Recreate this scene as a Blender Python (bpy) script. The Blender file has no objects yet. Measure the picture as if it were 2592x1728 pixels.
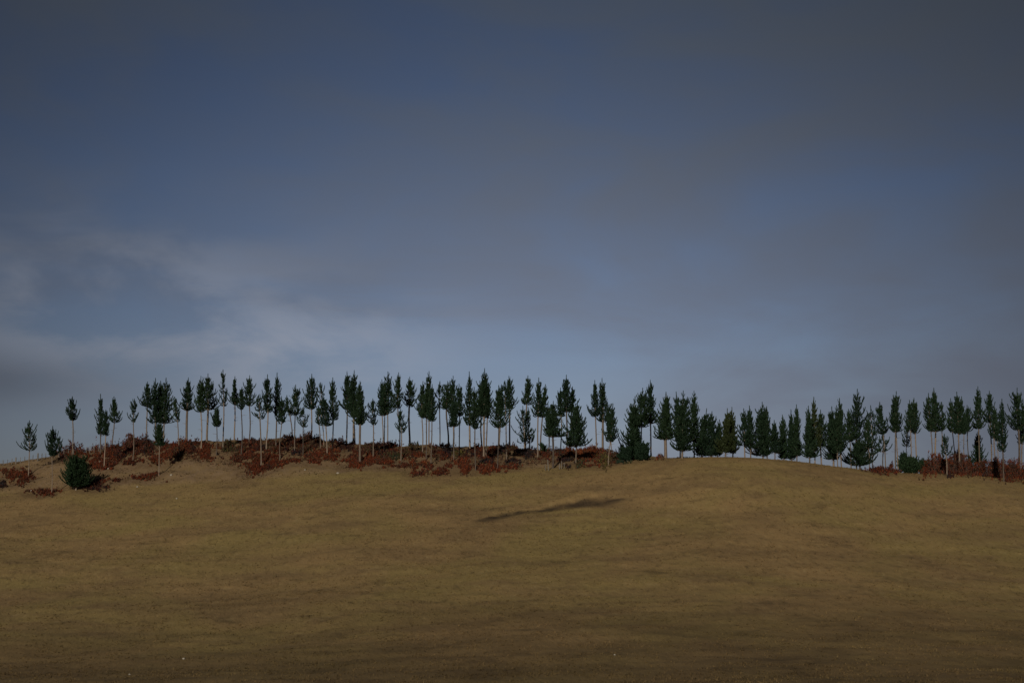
import bpy, math, random
import numpy as np
from mathutils import Vector

scene = bpy.context.scene
R = math.radians

# ------------------------------------------------------------------ camera, sky, sun, exposure
PITCH = 9.7
LENS = 55.0
FPX = 2592 * LENS / 36.0
cam_d = bpy.data.cameras.new('camera')
cam = bpy.data.objects.new('camera', cam_d)
scene.collection.objects.link(cam)
cam_d.lens = LENS; cam_d.sensor_width = 36.0
cam_d.clip_start = 0.1; cam_d.clip_end = 20000
cam.location = (0, 0, 0)
cam.rotation_euler = (R(90 + PITCH), 0, 0)
scene.camera = cam

SUN_EL = 18.0
SUN_DIR = Vector((-0.22, -0.97, 0)).normalized()          # horizontal direction towards the sun: behind the camera, to the left
world = bpy.data.worlds.new('World'); scene.world = world
world.use_nodes = True
nt = world.node_tree; N = nt.nodes; L = nt.links
for n in list(N): N.remove(n)
def node(t, **kw):
    n = N.new(t)
    for k, v in kw.items(): setattr(n, k, v)
    return n
def wmath(op, a, b=None):
    n = node('ShaderNodeMath', operation=op)
    for i, v in enumerate((a, b)):
        if v is None: continue
        if isinstance(v, (int, float)): n.inputs[i].default_value = v
        else: L.new(v, n.inputs[i])
    return n.outputs[0]
def wmix(f, a, b, blend='MIX'):
    n = node('ShaderNodeMix', data_type='RGBA', blend_type=blend)
    for i, v in ((0, f), (6, a), (7, b)):
        if isinstance(v, (int, float)): n.inputs[i].default_value = v
        elif isinstance(v, tuple): n.inputs[i].default_value = (*v, 1)
        else: L.new(v, n.inputs[i])
    return n.outputs[2]
def wramp(v, lo, hi):
    n = node('ShaderNodeMapRange', interpolation_type='SMOOTHSTEP')
    L.new(v, n.inputs[0]); n.inputs[1].default_value = lo; n.inputs[2].default_value = hi
    return n.outputs[0]
sky = node('ShaderNodeTexSky', sky_type='NISHITA', sun_disc=False)
sky.sun_elevation = R(SUN_EL)
sky.sun_rotation = math.atan2(SUN_DIR.x, SUN_DIR.y)
sky.air_density = 1.3; sky.dust_density = 1.2; sky.ozone_density = 2.0
tc = node('ShaderNodeTexCoord')
sep = node('ShaderNodeSeparateXYZ'); L.new(tc.outputs['Generated'], sep.inputs[0])
el = sep.outputs[2]
def wnoise(scale, detail, rough, msc, rot=(0, 0, 0), loc=(0, 0, 0), dist=0.0):
    m = node('ShaderNodeMapping'); L.new(tc.outputs['Generated'], m.inputs[0])
    m.inputs['Scale'].default_value = msc; m.inputs['Rotation'].default_value = rot; m.inputs['Location'].default_value = loc
    t = node('ShaderNodeTexNoise'); L.new(m.outputs[0], t.inputs[0])
    t.inputs['Scale'].default_value = scale; t.inputs['Detail'].default_value = detail
    t.inputs['Roughness'].default_value = rough; t.inputs['Distortion'].default_value = dist
    return t.outputs[0]
def wgauss(cx, cz, sx, sz):
    """soft patch of sky round a compass direction cx and height cz"""
    dx = wmath('DIVIDE', wmath('SUBTRACT', sep.outputs[0], cx), sx); dz = wmath('DIVIDE', wmath('SUBTRACT', el, cz), sz)
    q = wmath('ADD', wmath('MULTIPLY', dx, dx), wmath('MULTIPLY', dz, dz))
    return wmath('POWER', 2.718, wmath('MULTIPLY', q, -1.0))
SKY = dict(tint=(0.40, 0.39, 0.52), cloud_lo=(1.42, 1.58, 2.06), cloud_hi=(0.68, 0.82, 1.06), deep=(0.33, 0.50, 0.90), strength=0.12)
n1 = wnoise(2.6, 5, 0.48, (1, 1, 2.4), rot=(0, R(24), 0), loc=(3.1, 0.4, 0.7), dist=0.6)
n2 = wnoise(1.7, 3, 0.45, (1, 1, 2.0), rot=(0, R(30), 0), loc=(0.6, 5.2, 1.3), dist=0.4)
n3 = wnoise(7.0, 6, 0.56, (1, 1, 2.6), rot=(0, R(18), 0), loc=(7.6, 1.2, 2.3), dist=0.8)
n4 = wnoise(11.0, 6, 0.54, (1, 1, 2.3), rot=(0, R(20), 0), loc=(2.2, 6.1, 4.4), dist=0.25)
cov = wmath('ADD', wmath('MULTIPLY', n1, 0.55), wmath('ADD', wmath('MULTIPLY', n2, 0.40), wmath('ADD', wmath('MULTIPLY', n3, 0.24), wmath('MULTIPLY', n4, 0.10))))
cov = wramp(cov, 0.50, 0.76)
clear = wmix(1.0, sky.outputs[0], SKY['tint'], 'MULTIPLY')
up = wramp(el, 0.06, 0.40)                                 # veil of cloud: thin and bright low down, thick and dark overhead
cloudc = wmix(up, SKY['cloud_lo'], SKY['cloud_hi'])
clearc = wmix(wmath('MULTIPLY', up, 0.70), clear, SKY['deep'])
low = wmath('SUBTRACT', 1.0, wramp(el, 0.04, 0.22))
cov2 = wmath('MAXIMUM', wmath('MULTIPLY', cov, 0.92), wmath('MULTIPLY', low, 0.40))
final = wmix(cov2, clearc, cloudc)
# a luminous bank of cloud low on the left, a dark wisp under it, and thinner cloud ahead
bank_c = wmath('MULTIPLY', wmath('MAXIMUM', wgauss(-0.16, 0.163, 0.10, 0.030), wgauss(-0.25, 0.178, 0.11, 0.045)), wramp(n4, 0.36, 0.66))
final = wmix(wmath('MULTIPLY', bank_c, 0.80), final, (2.45, 2.66, 3.20))
wisp = wmath('MULTIPLY', wgauss(-0.34, 0.137, 0.09, 0.016), wramp(n4, 0.30, 0.55))
final = wmix(wmath('MULTIPLY', wisp, 0.50), final, (0.62, 0.64, 0.80))
thin = wgauss(0.0, 0.10, 0.31, 0.34)
lum = wmath('ADD', wmath('MULTIPLY', thin, 0.76), 0.34)
comb = node('ShaderNodeCombineXYZ')
for k_ in range(3): L.new(lum, comb.inputs[k_])
final = wmix(1.0, final, comb.outputs[0], 'MULTIPLY')
bg = node('ShaderNodeBackground'); L.new(final, bg.inputs[0]); bg.inputs[1].default_value = SKY['strength']
wo = node('ShaderNodeOutputWorld'); L.new(bg.outputs[0], wo.inputs[0])

sd = bpy.data.lights.new('sun', 'SUN'); sun = bpy.data.objects.new('sun', sd)
scene.collection.objects.link(sun)
sd.energy = 3.15; sd.angle = R(0.7); sd.color = (1.0, 0.91, 0.78)
to_sun = Vector((SUN_DIR.x * math.cos(R(SUN_EL)), SUN_DIR.y * math.cos(R(SUN_EL)), math.sin(R(SUN_EL))))
sun.rotation_euler = to_sun.to_track_quat('Z', 'Y').to_euler()
sun.location = (-60, -120, 80)

vs = scene.view_settings
vs.view_transform = 'Standard'; vs.look = 'None'; vs.exposure = 0.0; vs.gamma = 1.0; vs.use_curve_mapping = False
scene.cycles.max_bounces = 4; scene.cycles.diffuse_bounces = 2; scene.cycles.glossy_bounces = 1

# ------------------------------------------------------------------ helpers
COL = scene.collection
def mesh_np(name, verts, faces, mat=None, parent=None, col=None, attrs=None, smooth=False):
    """one mesh object from numpy arrays; faces is (n,3) or (n,4)"""
    verts = np.asarray(verts, np.float32); faces = np.asarray(faces, np.int32)
    me = bpy.data.meshes.new(name)
    k = faces.shape[1]
    me.vertices.add(len(verts)); me.vertices.foreach_set('co', verts.ravel())
    me.loops.add(faces.size); me.loops.foreach_set('vertex_index', faces.ravel())
    me.polygons.add(len(faces))
    me.polygons.foreach_set('loop_start', np.arange(0, faces.size, k, dtype=np.int32))
    if smooth: me.polygons.foreach_set('use_smooth', np.ones(len(faces), bool))
    me.update(calc_edges=True)
    if col is not None:
        a = me.attributes.new('Col', 'FLOAT_COLOR', 'POINT')
        a.data.foreach_set('color', np.c_[col, np.ones(len(col))].astype(np.float32).ravel())
    for nm, v in (attrs or {}).items():
        a = me.attributes.new(nm, 'FLOAT', 'POINT'); a.data.foreach_set('value', np.asarray(v, np.float32))
    if mat: me.materials.append(mat)
    o = bpy.data.objects.new(name, me); COL.objects.link(o)
    if parent: o.parent = parent
    return o
def tag(o, label=None, cat=None, group=None, kind=None):
    if label: o['label'] = label
    if cat: o['category'] = cat
    if group: o['group'] = group
    if kind: o['kind'] = kind
    return o
def empty(name, loc):
    o = bpy.data.objects.new(name, None); COL.objects.link(o); o.location = loc; o.empty_display_size = 0.3
    return o

def hash2(ix, iy, seed):
    h = (ix.astype(np.int64) * 374761393 + iy.astype(np.int64) * 668265263 + seed * 1442695041) & 0xFFFFFFFF
    h = ((h ^ (h >> 13)) * 1274126177) & 0xFFFFFFFF
    h = h ^ (h >> 16)
    return (h & 0xFFFFFF) / float(0xFFFFFF)
def vnoise(x, y, seed=0):
    x = np.asarray(x, float); y = np.asarray(y, float)
    ix = np.floor(x); iy = np.floor(y); fx = x - ix; fy = y - iy
    fx = fx * fx * fx * (fx * (fx * 6 - 15) + 10); fy = fy * fy * fy * (fy * (fy * 6 - 15) + 10)
    a = hash2(ix, iy, seed); b = hash2(ix + 1, iy, seed); c = hash2(ix, iy + 1, seed); d = hash2(ix + 1, iy + 1, seed)
    return (a * (1 - fx) + b * fx) * (1 - fy) + (c * (1 - fx) + d * fx) * fy - 0.5
def fbm(x, y, oct=4, seed=0):
    s = 0; a = 1.0
    for i in range(oct):
        s = s + a * vnoise(x * 2 ** i + 17.3 * i, y * 2 ** i - 9.1 * i, seed + i); a *= 0.5
    return s

# picture point -> direction (u = x/y, t = z/y)
CP, SP = math.cos(R(PITCH)), math.sin(R(PITCH))
def ray(px, py):
    a = (np.asarray(px, float) - 1296) / FPX; b = -(np.asarray(py, float) - 864) / FPX
    den = CP - b * SP
    return a / den, (SP + b * CP) / den

# ------------------------------------------------------------------ the hill
F_PTS = [(-300, 1262), (0, 1256), (129, 1250), (192, 1242), (320, 1240), (487, 1230), (660, 1220), (820, 1208), (980, 1197), (1100, 1198), (1205, 1195), (1380, 1190),
         (1436, 1184), (1525, 1179), (1620, 1170), (1678, 1162), (1756, 1157), (1823, 1156), (1940, 1160), (2009, 1167), (2085, 1177), (2188, 1189),
         (2260, 1198), (2364, 1202), (2453, 1205), (2509, 1213), (2592, 1221), (2900, 1245)]
B_PTS = [(-300, 1205), (0, 1179), (67, 1173), (134, 1161), (223, 1148), (263, 1143), (340, 1134), (450, 1130), (487, 1123), (560, 1123), (660, 1121), (760, 1114), (800, 1114), (860, 1121),
         (940, 1127), (1000, 1130), (1240, 1131), (1300, 1133), (1345, 1141), (1400, 1144), (1500, 1146), (1580, 1152), (1700, 1172), (1900, 1184),
         (2250, 1204), (2400, 1206), (2592, 1216), (2900, 1240)]
DF, DB = 245.0, 273.0
def profile(pts, d):
    p = np.array(pts, float); u, t = ray(p[:, 0], p[:, 1])
    return u * d, t * d
FX, FZ = profile(F_PTS, DF)
BX, BZ = profile(B_PTS, DB)
def smooth_interp(x, xp, zp, w=2.5):
    s = 0
    offs = np.linspace(-w, w, 7)
    for o in offs: s = s + np.interp(x + o, xp, zp)
    return s / len(offs)
YC = np.array([-4500, -900, -300, -80, -15, 0, 15, 45, 80, 112, 132, 152, 175, 205, DF, DB, 286, 315, 380, 520, 900, 4500], float)
def controls(x):
    zf = smooth_interp(x, FX, FZ); zb = smooth_interp(x, BX, BZ, 1.5)
    o = np.ones_like(x)
    base = -5.0 + 0.5 * np.sin(x / 23.0) - 0.9 * (x / 45.0) ** 2 / (1 + (x / 45.0) ** 2)
    z132 = base + 0.050 * (zf - base) + 0.20 * np.sin(x / 19 + 0.4)
    z150 = base + 0.140 * (zf - base) + 0.30 * np.sin(x / 17 + 1.0)
    z175 = base + 0.290 * (zf - base) + 0.30 * np.sin(x / 15 + 1.6)
    z200 = base + 0.560 * (zf - base) + 0.25 * np.sin(x / 13 + 2.0)
    return np.stack([o * 14, o * 8, o * 3, -0.9 * o, -1.62 * o, -1.7 * o, -2.2 * o, -4.0 * o, -5.6 * o, base, z132, z150, z175, z200, zf, zb, zb - 0.35, zb - 3.2,
                     zb - 11, o * -6, o * -16, o * 6])
def pchip(yq, yc, zc):
    """monotone cubic along axis 0; yq (m,), zc (k,n) -> (m,n)"""
    h = np.diff(yc)[:, None]; d = np.diff(zc, axis=0) / h
    m = np.zeros_like(zc)
    w1 = 2 * h[1:] + h[:-1]; w2 = h[1:] + 2 * h[:-1]
    same = d[:-1] * d[1:] > 0
    with np.errstate(divide='ignore', invalid='ignore'):
        hm = (w1 + w2) / (w1 / d[:-1] + w2 / d[1:])
    m[1:-1] = np.where(same, hm, 0); m[0] = d[0]; m[-1] = d[-1]
    i = np.clip(np.searchsorted(yc, yq) - 1, 0, len(yc) - 2)
    hh = (yc[i + 1] - yc[i])[:, None]; t = ((yq - yc[i])[:, None]) / hh
    return ((1 + 2 * t) * (1 - t) ** 2 * zc[i] + t * (1 - t) ** 2 * hh * m[i] + t * t * (3 - 2 * t) * zc[i + 1] + t * t * (t - 1) * hh * m[i + 1])

def spread(a, b, step, far, n):
    core = np.arange(a, b + 1e-6, step)
    g = np.geomspace(step * 2, far, n)
    return core, g
cx, g = spread(-116, 116, 0.8, 4500, 26)
XS = np.concatenate([(-116 - g)[::-1], cx, 116 + g])
cy, g = spread(96, 300, 0.7, 4200, 24)
near = np.arange(-30, 96, 3.0)
YS = np.concatenate([(-30 - np.geomspace(6, 4400, 22))[::-1], near, cy, 300 + g])
ZG = pchip(YS, YC, controls(XS))
GX, GY = np.meshgrid(XS, YS)
act = np.clip((GY - 60) / 40, 0, 1) * np.clip((330 - GY) / 30, 0, 1) * np.clip((150 - np.abs(GX)) / 30, 0, 1)
nearF = np.exp(-((GY - DF) / 9.0) ** 2)
bank = np.clip((GY - (DF + 1)) / 3, 0, 1) * np.clip((1 - (GX - 12) / 25), 0, 1)     # rough bank at the left behind the field's edge
broad = 0.55 * fbm(GX / 26, GY / 15, 3, 5)
terr = 0.16 * fbm(GX / 7 - GY / 9, GY / 5 + GX / 9, 3, 11) + 0.10 * fbm(GX / 1.9, GY / 1.3, 3, 31)
rough = 0.55 * fbm(GX / 3.0, GY / 2.6, 4, 51) * bank
ZG = ZG + act * (broad * (1 - nearF) + terr * (1 - 0.5 * nearF) + rough)

# a slumped scarp of bare earth across the field
SC = np.array([(1185, 1319), (1230, 1310), (1262, 1302), (1300, 1292), (1330, 1292), (1366, 1289), (1400, 1280), (1440, 1270), (1480, 1262), (1520, 1260), (1545, 1263), (1612, 1258)], float)
SCW = np.array([0.05, 0.4, 0.85, 0.9, 0.35, 0.45, 0.9, 1.1, 1.4, 1.45, 0.6, 0.0])
def zlookup(x, y):
    x = np.asarray(x, float); y = np.asarray(y, float)
    i = np.clip(np.searchsorted(XS, x) - 1, 0, len(XS) - 2); j = np.clip(np.searchsorted(YS, y) - 1, 0, len(YS) - 2)
    fx = (x - XS[i]) / (XS[i + 1] - XS[i]); fy = (y - YS[j]) / (YS[j + 1] - YS[j])
    return (ZG[j, i] * (1 - fx) + ZG[j, i + 1] * fx) * (1 - fy) + (ZG[j + 1, i] * (1 - fx) + ZG[j + 1, i + 1] * fx) * fy
YM = np.arange(100, 330, 0.4)
def hit(px, py):
    """where the line of sight through a picture point meets the hill; depth, and True where it does"""
    u, t = ray(np.atleast_1d(px), np.atleast_1d(py))
    zt = zlookup(u[:, None] * YM[None], np.broadcast_to(YM, (len(u), len(YM))))
    below = zt >= t[:, None] * YM[None]
    ok = below.any(1); d = YM[np.argmax(below, 1)]
    sky_d = YM[np.argmax(np.where((YM > 180) & (YM < 300), zt / YM, -9), 1)]
    return d, ok, sky_d, u, t
d, ok, sk, u, t = hit(SC[:, 0], SC[:, 1])
sx, sy = u * d, d
ys = np.interp(GX, sx, sy); ws = np.interp(GX, sx, SCW, left=0, right=0)
off = GY - ys
jag = 0.5 * fbm(GX / 1.4, GY / 1.4, 3, 77)
ZG = ZG + ws * (0.30 * np.exp(-((off - 2.4) / 2.2) ** 2) - 0.42 * np.exp(-((off + 1.2) / 2.4) ** 2))
edge = off + 0.2 + 0.9 * jag
soil = np.where(edge > 0, 1 - edge / (0.25 + 0.55 * ws), 1 + edge / (0.7 + 3.4 * ws))
soil = 0.92 * np.clip(soil * 1.2, 0, 1) * (ws > 0.03) * np.clip(ws * 2.2 + 0.7 * jag, 0.0, 1) * np.clip(0.95 + 0.6 * fbm(GX / 0.9, GY / 1.6, 2, 79), 0, 1)

# browner grass with shade painted in towards the foot of the slope, ragged edges
foot_shade = np.clip((172 + 22 * fbm(GX / 24, GY / 12, 3, 41) + 16 * fbm(GX / 5, GY / 7.0, 3, 45) - GY) / 50, 0, 1) * np.clip((GY + 50) / 30, 0, 1)
nx, ny = len(XS), len(YS)
idx = np.arange(nx * ny).reshape(ny, nx)
quads = np.stack([idx[:-1, :-1], idx[:-1, 1:], idx[1:, 1:], idx[1:, :-1]], -1).reshape(-1, 4)

# ------------------------------------------------------------------ materials
def new_mat(name):
    m = bpy.data.materials.new(name); m.use_nodes = True
    t = m.node_tree; p = t.nodes['Principled BSDF']
    p.inputs['Specular IOR Level'].default_value = 0.15
    return m, t, p
def grass_material(name, tuft=False):
    m, t, p = new_mat(name); nn = t.nodes; ll = t.links
    def tex(scale, msc, detail=4, rough=0.55, dist=0.0, loc=(0, 0, 0), rz=0.0):
        c = nn.new('ShaderNodeTexCoord'); mp = nn.new('ShaderNodeMapping'); ll.new(c.outputs['Object'], mp.inputs[0])
        mp.inputs['Scale'].default_value = msc; mp.inputs['Location'].default_value = loc; mp.inputs['Rotation'].default_value = (0, 0, rz)
        x = nn.new('ShaderNodeTexNoise'); ll.new(mp.outputs[0], x.inputs[0])
        x.inputs['Scale'].default_value = scale; x.inputs['Detail'].default_value = detail; x.inputs['Roughness'].default_value = rough
        x.inputs['Distortion'].default_value = dist
        return x.outputs[0]
    def rng(v, lo, hi):
        n = nn.new('ShaderNodeMapRange'); n.interpolation_type = 'SMOOTHSTEP'; ll.new(v, n.inputs[0])
        n.inputs[1].default_value = lo; n.inputs[2].default_value = hi; return n.outputs[0]
    def mix(f, a, b, blend='MIX'):
        n = nn.new('ShaderNodeMix'); n.data_type = 'RGBA'; n.blend_type = blend
        for i, v in ((0, f), (6, a), (7, b)):
            if isinstance(v, (int, float)): n.inputs[i].default_value = v
            elif isinstance(v, tuple): n.inputs[i].default_value = (*v, 1)
            else: ll.new(v, n.inputs[i])
        return n.outputs[2]
    def mul(a, b):
        n = nn.new('ShaderNodeMath'); n.operation = 'MULTIPLY'
        for i, v in enumerate((a, b)):
            if isinstance(v, (int, float)): n.inputs[i].default_value = v
            else: ll.new(v, n.inputs[i])
        return n.outputs[0]
    def attr(nm):
        a = nn.new('ShaderNodeAttribute'); a.attribute_name = nm; return a.outputs['Fac']
    big = tex(0.04, (1.2, 1.0, 0.2), 5, 0.58, 0.6)
    mid = tex(0.16, (0.55, 0.9, 0.2), 5, 0.6, 0.5, (4, 2, 0), R(-42))
    streak = tex(0.26, (0.7, 0.9, 0.2), 6, 0.66, 0.5, (1, 7, 0), R(-25))
    tus = tex(1.1, (1.0, 0.45, 0.5), 5, 0.68, 0.3, (3, 3, 0))
    fine = tex(4.0, (1.0, 0.4, 0.5), 4, 0.7)
    c = mix(rng(big, 0.36, 0.64), TAN, OLIVE)
    c = mix(mul(rng(mid, 0.42, 0.70), 0.75), c, BROWN)
    c = mix(mul(rng(streak, 0.55, 0.72), 0.55), c, DARK)
    c = mix(mul(rng(tus, 0.52, 0.74), 0.60), c, DARK)
    c = mix(mul(rng(tus, 0.48, 0.28), 0.35), c, STRAW)
    c = mix(mul(rng(fine, 0.55, 0.75), 0.45), c, DARK)
    c = mix(mul(attr('foot_shade'), 0.72), c, mix(rng(streak, 0.35, 0.68), (0.122, 0.083, 0.036), (0.064, 0.043, 0.020)))  # painted shade at the slope's foot, mixed in as darker brown grass
    c = mix(mul(attr('bank'), 0.75), c, mix(rng(tus, 0.35, 0.7), BANK, BROWN))
    c = mix(mul(attr('litter'), 0.45), c, mix(rng(tus, 0.35, 0.65), (0.092, 0.056, 0.031), (0.060, 0.033, 0.019)))
    c = mix(attr('soil'), c, mix(rng(fine, 0.3, 0.7), (0.020, 0.014, 0.010), (0.042, 0.029, 0.018)))
    if tuft:
        c = mix(1.0, c, attr_col(t), 'MULTIPLY')
    ll.new(c, p.inputs['Base Color']); p.inputs['Roughness'].default_value = 0.9
    if not tuft:
        b = nn.new('ShaderNodeBump'); b.inputs['Strength'].default_value = 0.8; b.inputs['Distance'].default_value = 0.25
        add = nn.new('ShaderNodeMath'); ll.new(tus, add.inputs[0]); ll.new(mul(fine, 0.5), add.inputs[1])
        ll.new(add.outputs[0], b.inputs['Height']); ll.new(b.outputs[0], p.inputs['Normal'])
    return m
def attr_col(t):
    a = t.nodes.new('ShaderNodeAttribute'); a.attribute_name = 'Col'; return a.outputs['Color']
TAN, OLIVE, BROWN, DARK, STRAW, BANK = (0.224, 0.148, 0.064), (0.207, 0.152, 0.056), (0.155, 0.102, 0.048), (0.066, 0.046, 0.020), (0.300, 0.225, 0.105), (0.160, 0.108, 0.068)
M_ground = grass_material('dry_pasture')
M_tuft = grass_material('dry_grass_tufts', True)

def leaf_material(name, base=None, var=0.35, rough=0.7):
    """foliage coloured by a mesh attribute, or by one colour with noise"""
    m, t, p = new_mat(name); nn = t.nodes; ll = t.links
    g = nn.new('ShaderNodeNewGeometry')
    mr = nn.new('ShaderNodeMapRange'); ll.new(g.outputs['Random Per Island'], mr.inputs[0])
    mr.inputs[3].default_value = 1 - var; mr.inputs[4].default_value = 1 + var
    mx = nn.new('ShaderNodeMix'); mx.data_type = 'RGBA'; mx.blend_type = 'MULTIPLY'; mx.inputs[0].default_value = 1
    if base:
        oi = nn.new('ShaderNodeObjectInfo')
        mm = nn.new('ShaderNodeMix'); mm.data_type = 'RGBA'
        ll.new(oi.outputs['Random'], mm.inputs[0])
        mm.inputs[6].default_value = (*base[0], 1); mm.inputs[7].default_value = (*base[1], 1)
        ll.new(mm.outputs[2], mx.inputs[6])
    else:
        ll.new(attr_col(t), mx.inputs[6])
    ll.new(mr.outputs[0], mx.inputs[7]); ll.new(mx.outputs[2], p.inputs['Base Color'])
    p.inputs['Roughness'].default_value = rough
    return m
M_needle = leaf_material('pine_needles', ((0.0085, 0.0205, 0.0105), (0.014, 0.029, 0.0115)))
M_needle_olive = leaf_material('yellowing_pine_needles', ((0.018, 0.030, 0.010), (0.023, 0.031, 0.010)))
M_bracken = leaf_material('bracken_fronds', None, 0.4)
def wood_material(name, a, b, sc=(6, 6, 1.2)):
    m, t, p = new_mat(name); nn = t.nodes; ll = t.links
    c = nn.new('ShaderNodeTexCoord'); mp = nn.new('ShaderNodeMapping'); ll.new(c.outputs['Object'], mp.inputs[0]); mp.inputs['Scale'].default_value = sc
    x = nn.new('ShaderNodeTexNoise'); ll.new(mp.outputs[0], x.inputs[0]); x.inputs['Scale'].default_value = 1.5; x.inputs['Detail'].default_value = 5
    oi = nn.new('ShaderNodeObjectInfo')
    mm = nn.new('ShaderNodeMath'); mm.operation = 'MULTIPLY_ADD'; ll.new(oi.outputs['Random'], mm.inputs[0]); mm.inputs[1].default_value = 0.75; ll.new(x.outputs[0], mm.inputs[2])
    r = nn.new('ShaderNodeMapRange'); ll.new(mm.outputs[0], r.inputs[0]); r.inputs[1].default_value = 0.45; r.inputs[2].default_value = 1.30
    mx = nn.new('ShaderNodeMix'); mx.data_type = 'RGBA'; ll.new(r.outputs[0], mx.inputs[0]); mx.inputs[6].default_value = (*a, 1); mx.inputs[7].default_value = (*b, 1)
    ll.new(mx.outputs[2], p.inputs['Base Color']); p.inputs['Roughness'].default_value = 0.9
    b_ = nn.new('ShaderNodeBump'); b_.inputs['Strength'].default_value = 0.6; b_.inputs['Distance'].default_value = 0.03
    ll.new(x.outputs[0], b_.inputs['Height']); ll.new(b_.outputs[0], p.inputs['Normal'])
    return m
M_bark = wood_material('pine_bark', (0.205, 0.160, 0.120), (0.045, 0.036, 0.030))
M_post = wood_material('weathered_post', (0.150, 0.135, 0.115), (0.075, 0.066, 0.055))
m_, t_, p_ = new_mat('galvanised_wire'); p_.inputs['Base Color'].default_value = (0.2, 0.2, 0.2, 1); p_.inputs['Metallic'].default_value = 0.6; p_.inputs['Roughness'].default_value = 0.5
M_wire = m_
def stone_material():
    m, t, p = new_mat('pale_limestone'); x = t.nodes.new('ShaderNodeTexNoise'); x.inputs['Scale'].default_value = 9
    mx = t.nodes.new('ShaderNodeMix'); mx.data_type = 'RGBA'; t.links.new(x.outputs[0], mx.inputs[0])
    mx.inputs[6].default_value = (0.20, 0.18, 0.14, 1); mx.inputs[7].default_value = (0.36, 0.33, 0.28, 1)
    t.links.new(mx.outputs[2], p.inputs['Base Color']); p.inputs['Roughness'].default_value = 0.9
    return m
M_stone = stone_material()

ground = mesh_np('hill_ground', np.stack([GX, GY, ZG], -1).reshape(-1, 3), quads, M_ground, smooth=True,
                 attrs={'bank': (bank * np.clip((300 - GY) / 10, 0, 1)).ravel(), 'soil': soil.ravel(), 'foot_shade': foot_shade.ravel()})
tag(ground, kind='structure')

# ------------------------------------------------------------------ pines
Z = 340 / 1523.0
TILE = {0: 0, 1: 320, 2: 640, 3: 960, 4: 1280, 5: 1600, 6: 1920, 7: 2252}
def PX(k, x, y): return TILE[k] + x * Z, 920 + y * Z

def needles_on(P0, P1, P2, dens, rng, t0=0.22, ln=0.24, wd=0.055, fan=0.85):
    """needle triangles round quadratic branches; P* are (n,3)"""
    Ls = np.linalg.norm(P2 - P1, axis=1) + np.linalg.norm(P1 - P0, axis=1)
    cnt = np.maximum(6, (Ls * dens)).astype(int)
    b = np.repeat(np.arange(len(cnt)), cnt)
    n = len(b)
    t = (t0 + (1 - t0) * rng.random(n) ** 0.8)[:, None]
    p0, p1, p2 = P0[b], P1[b], P2[b]
    pos = (1 - t) ** 2 * p0 + 2 * t * (1 - t) * p1 + t * t * p2
    tan = 2 * (1 - t) * (p1 - p0) + 2 * t * (p2 - p1)
    tan /= np.linalg.norm(tan, axis=1, keepdims=True) + 1e-9
    rv = rng.normal(size=(n, 3)); rv /= np.linalg.norm(rv, axis=1, keepdims=True)
    dr = tan * (0.55 + 0.5 * t) + rv * fan * (1.15 - 0.55 * t); dr /= np.linalg.norm(dr, axis=1, keepdims=True)
    l = ln * (0.7 + 0.6 * rng.random((n, 1)))
    side = np.cross(dr, rng.normal(size=(n, 3))); side /= np.linalg.norm(side, axis=1, keepdims=True) + 1e-9
    w = wd * (0.7 + 0.6 * rng.random((n, 1)))
    a = pos - side * w; c = pos + side * w; e = pos + dr * l
    return np.stack([a, c, e], 1)

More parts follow.
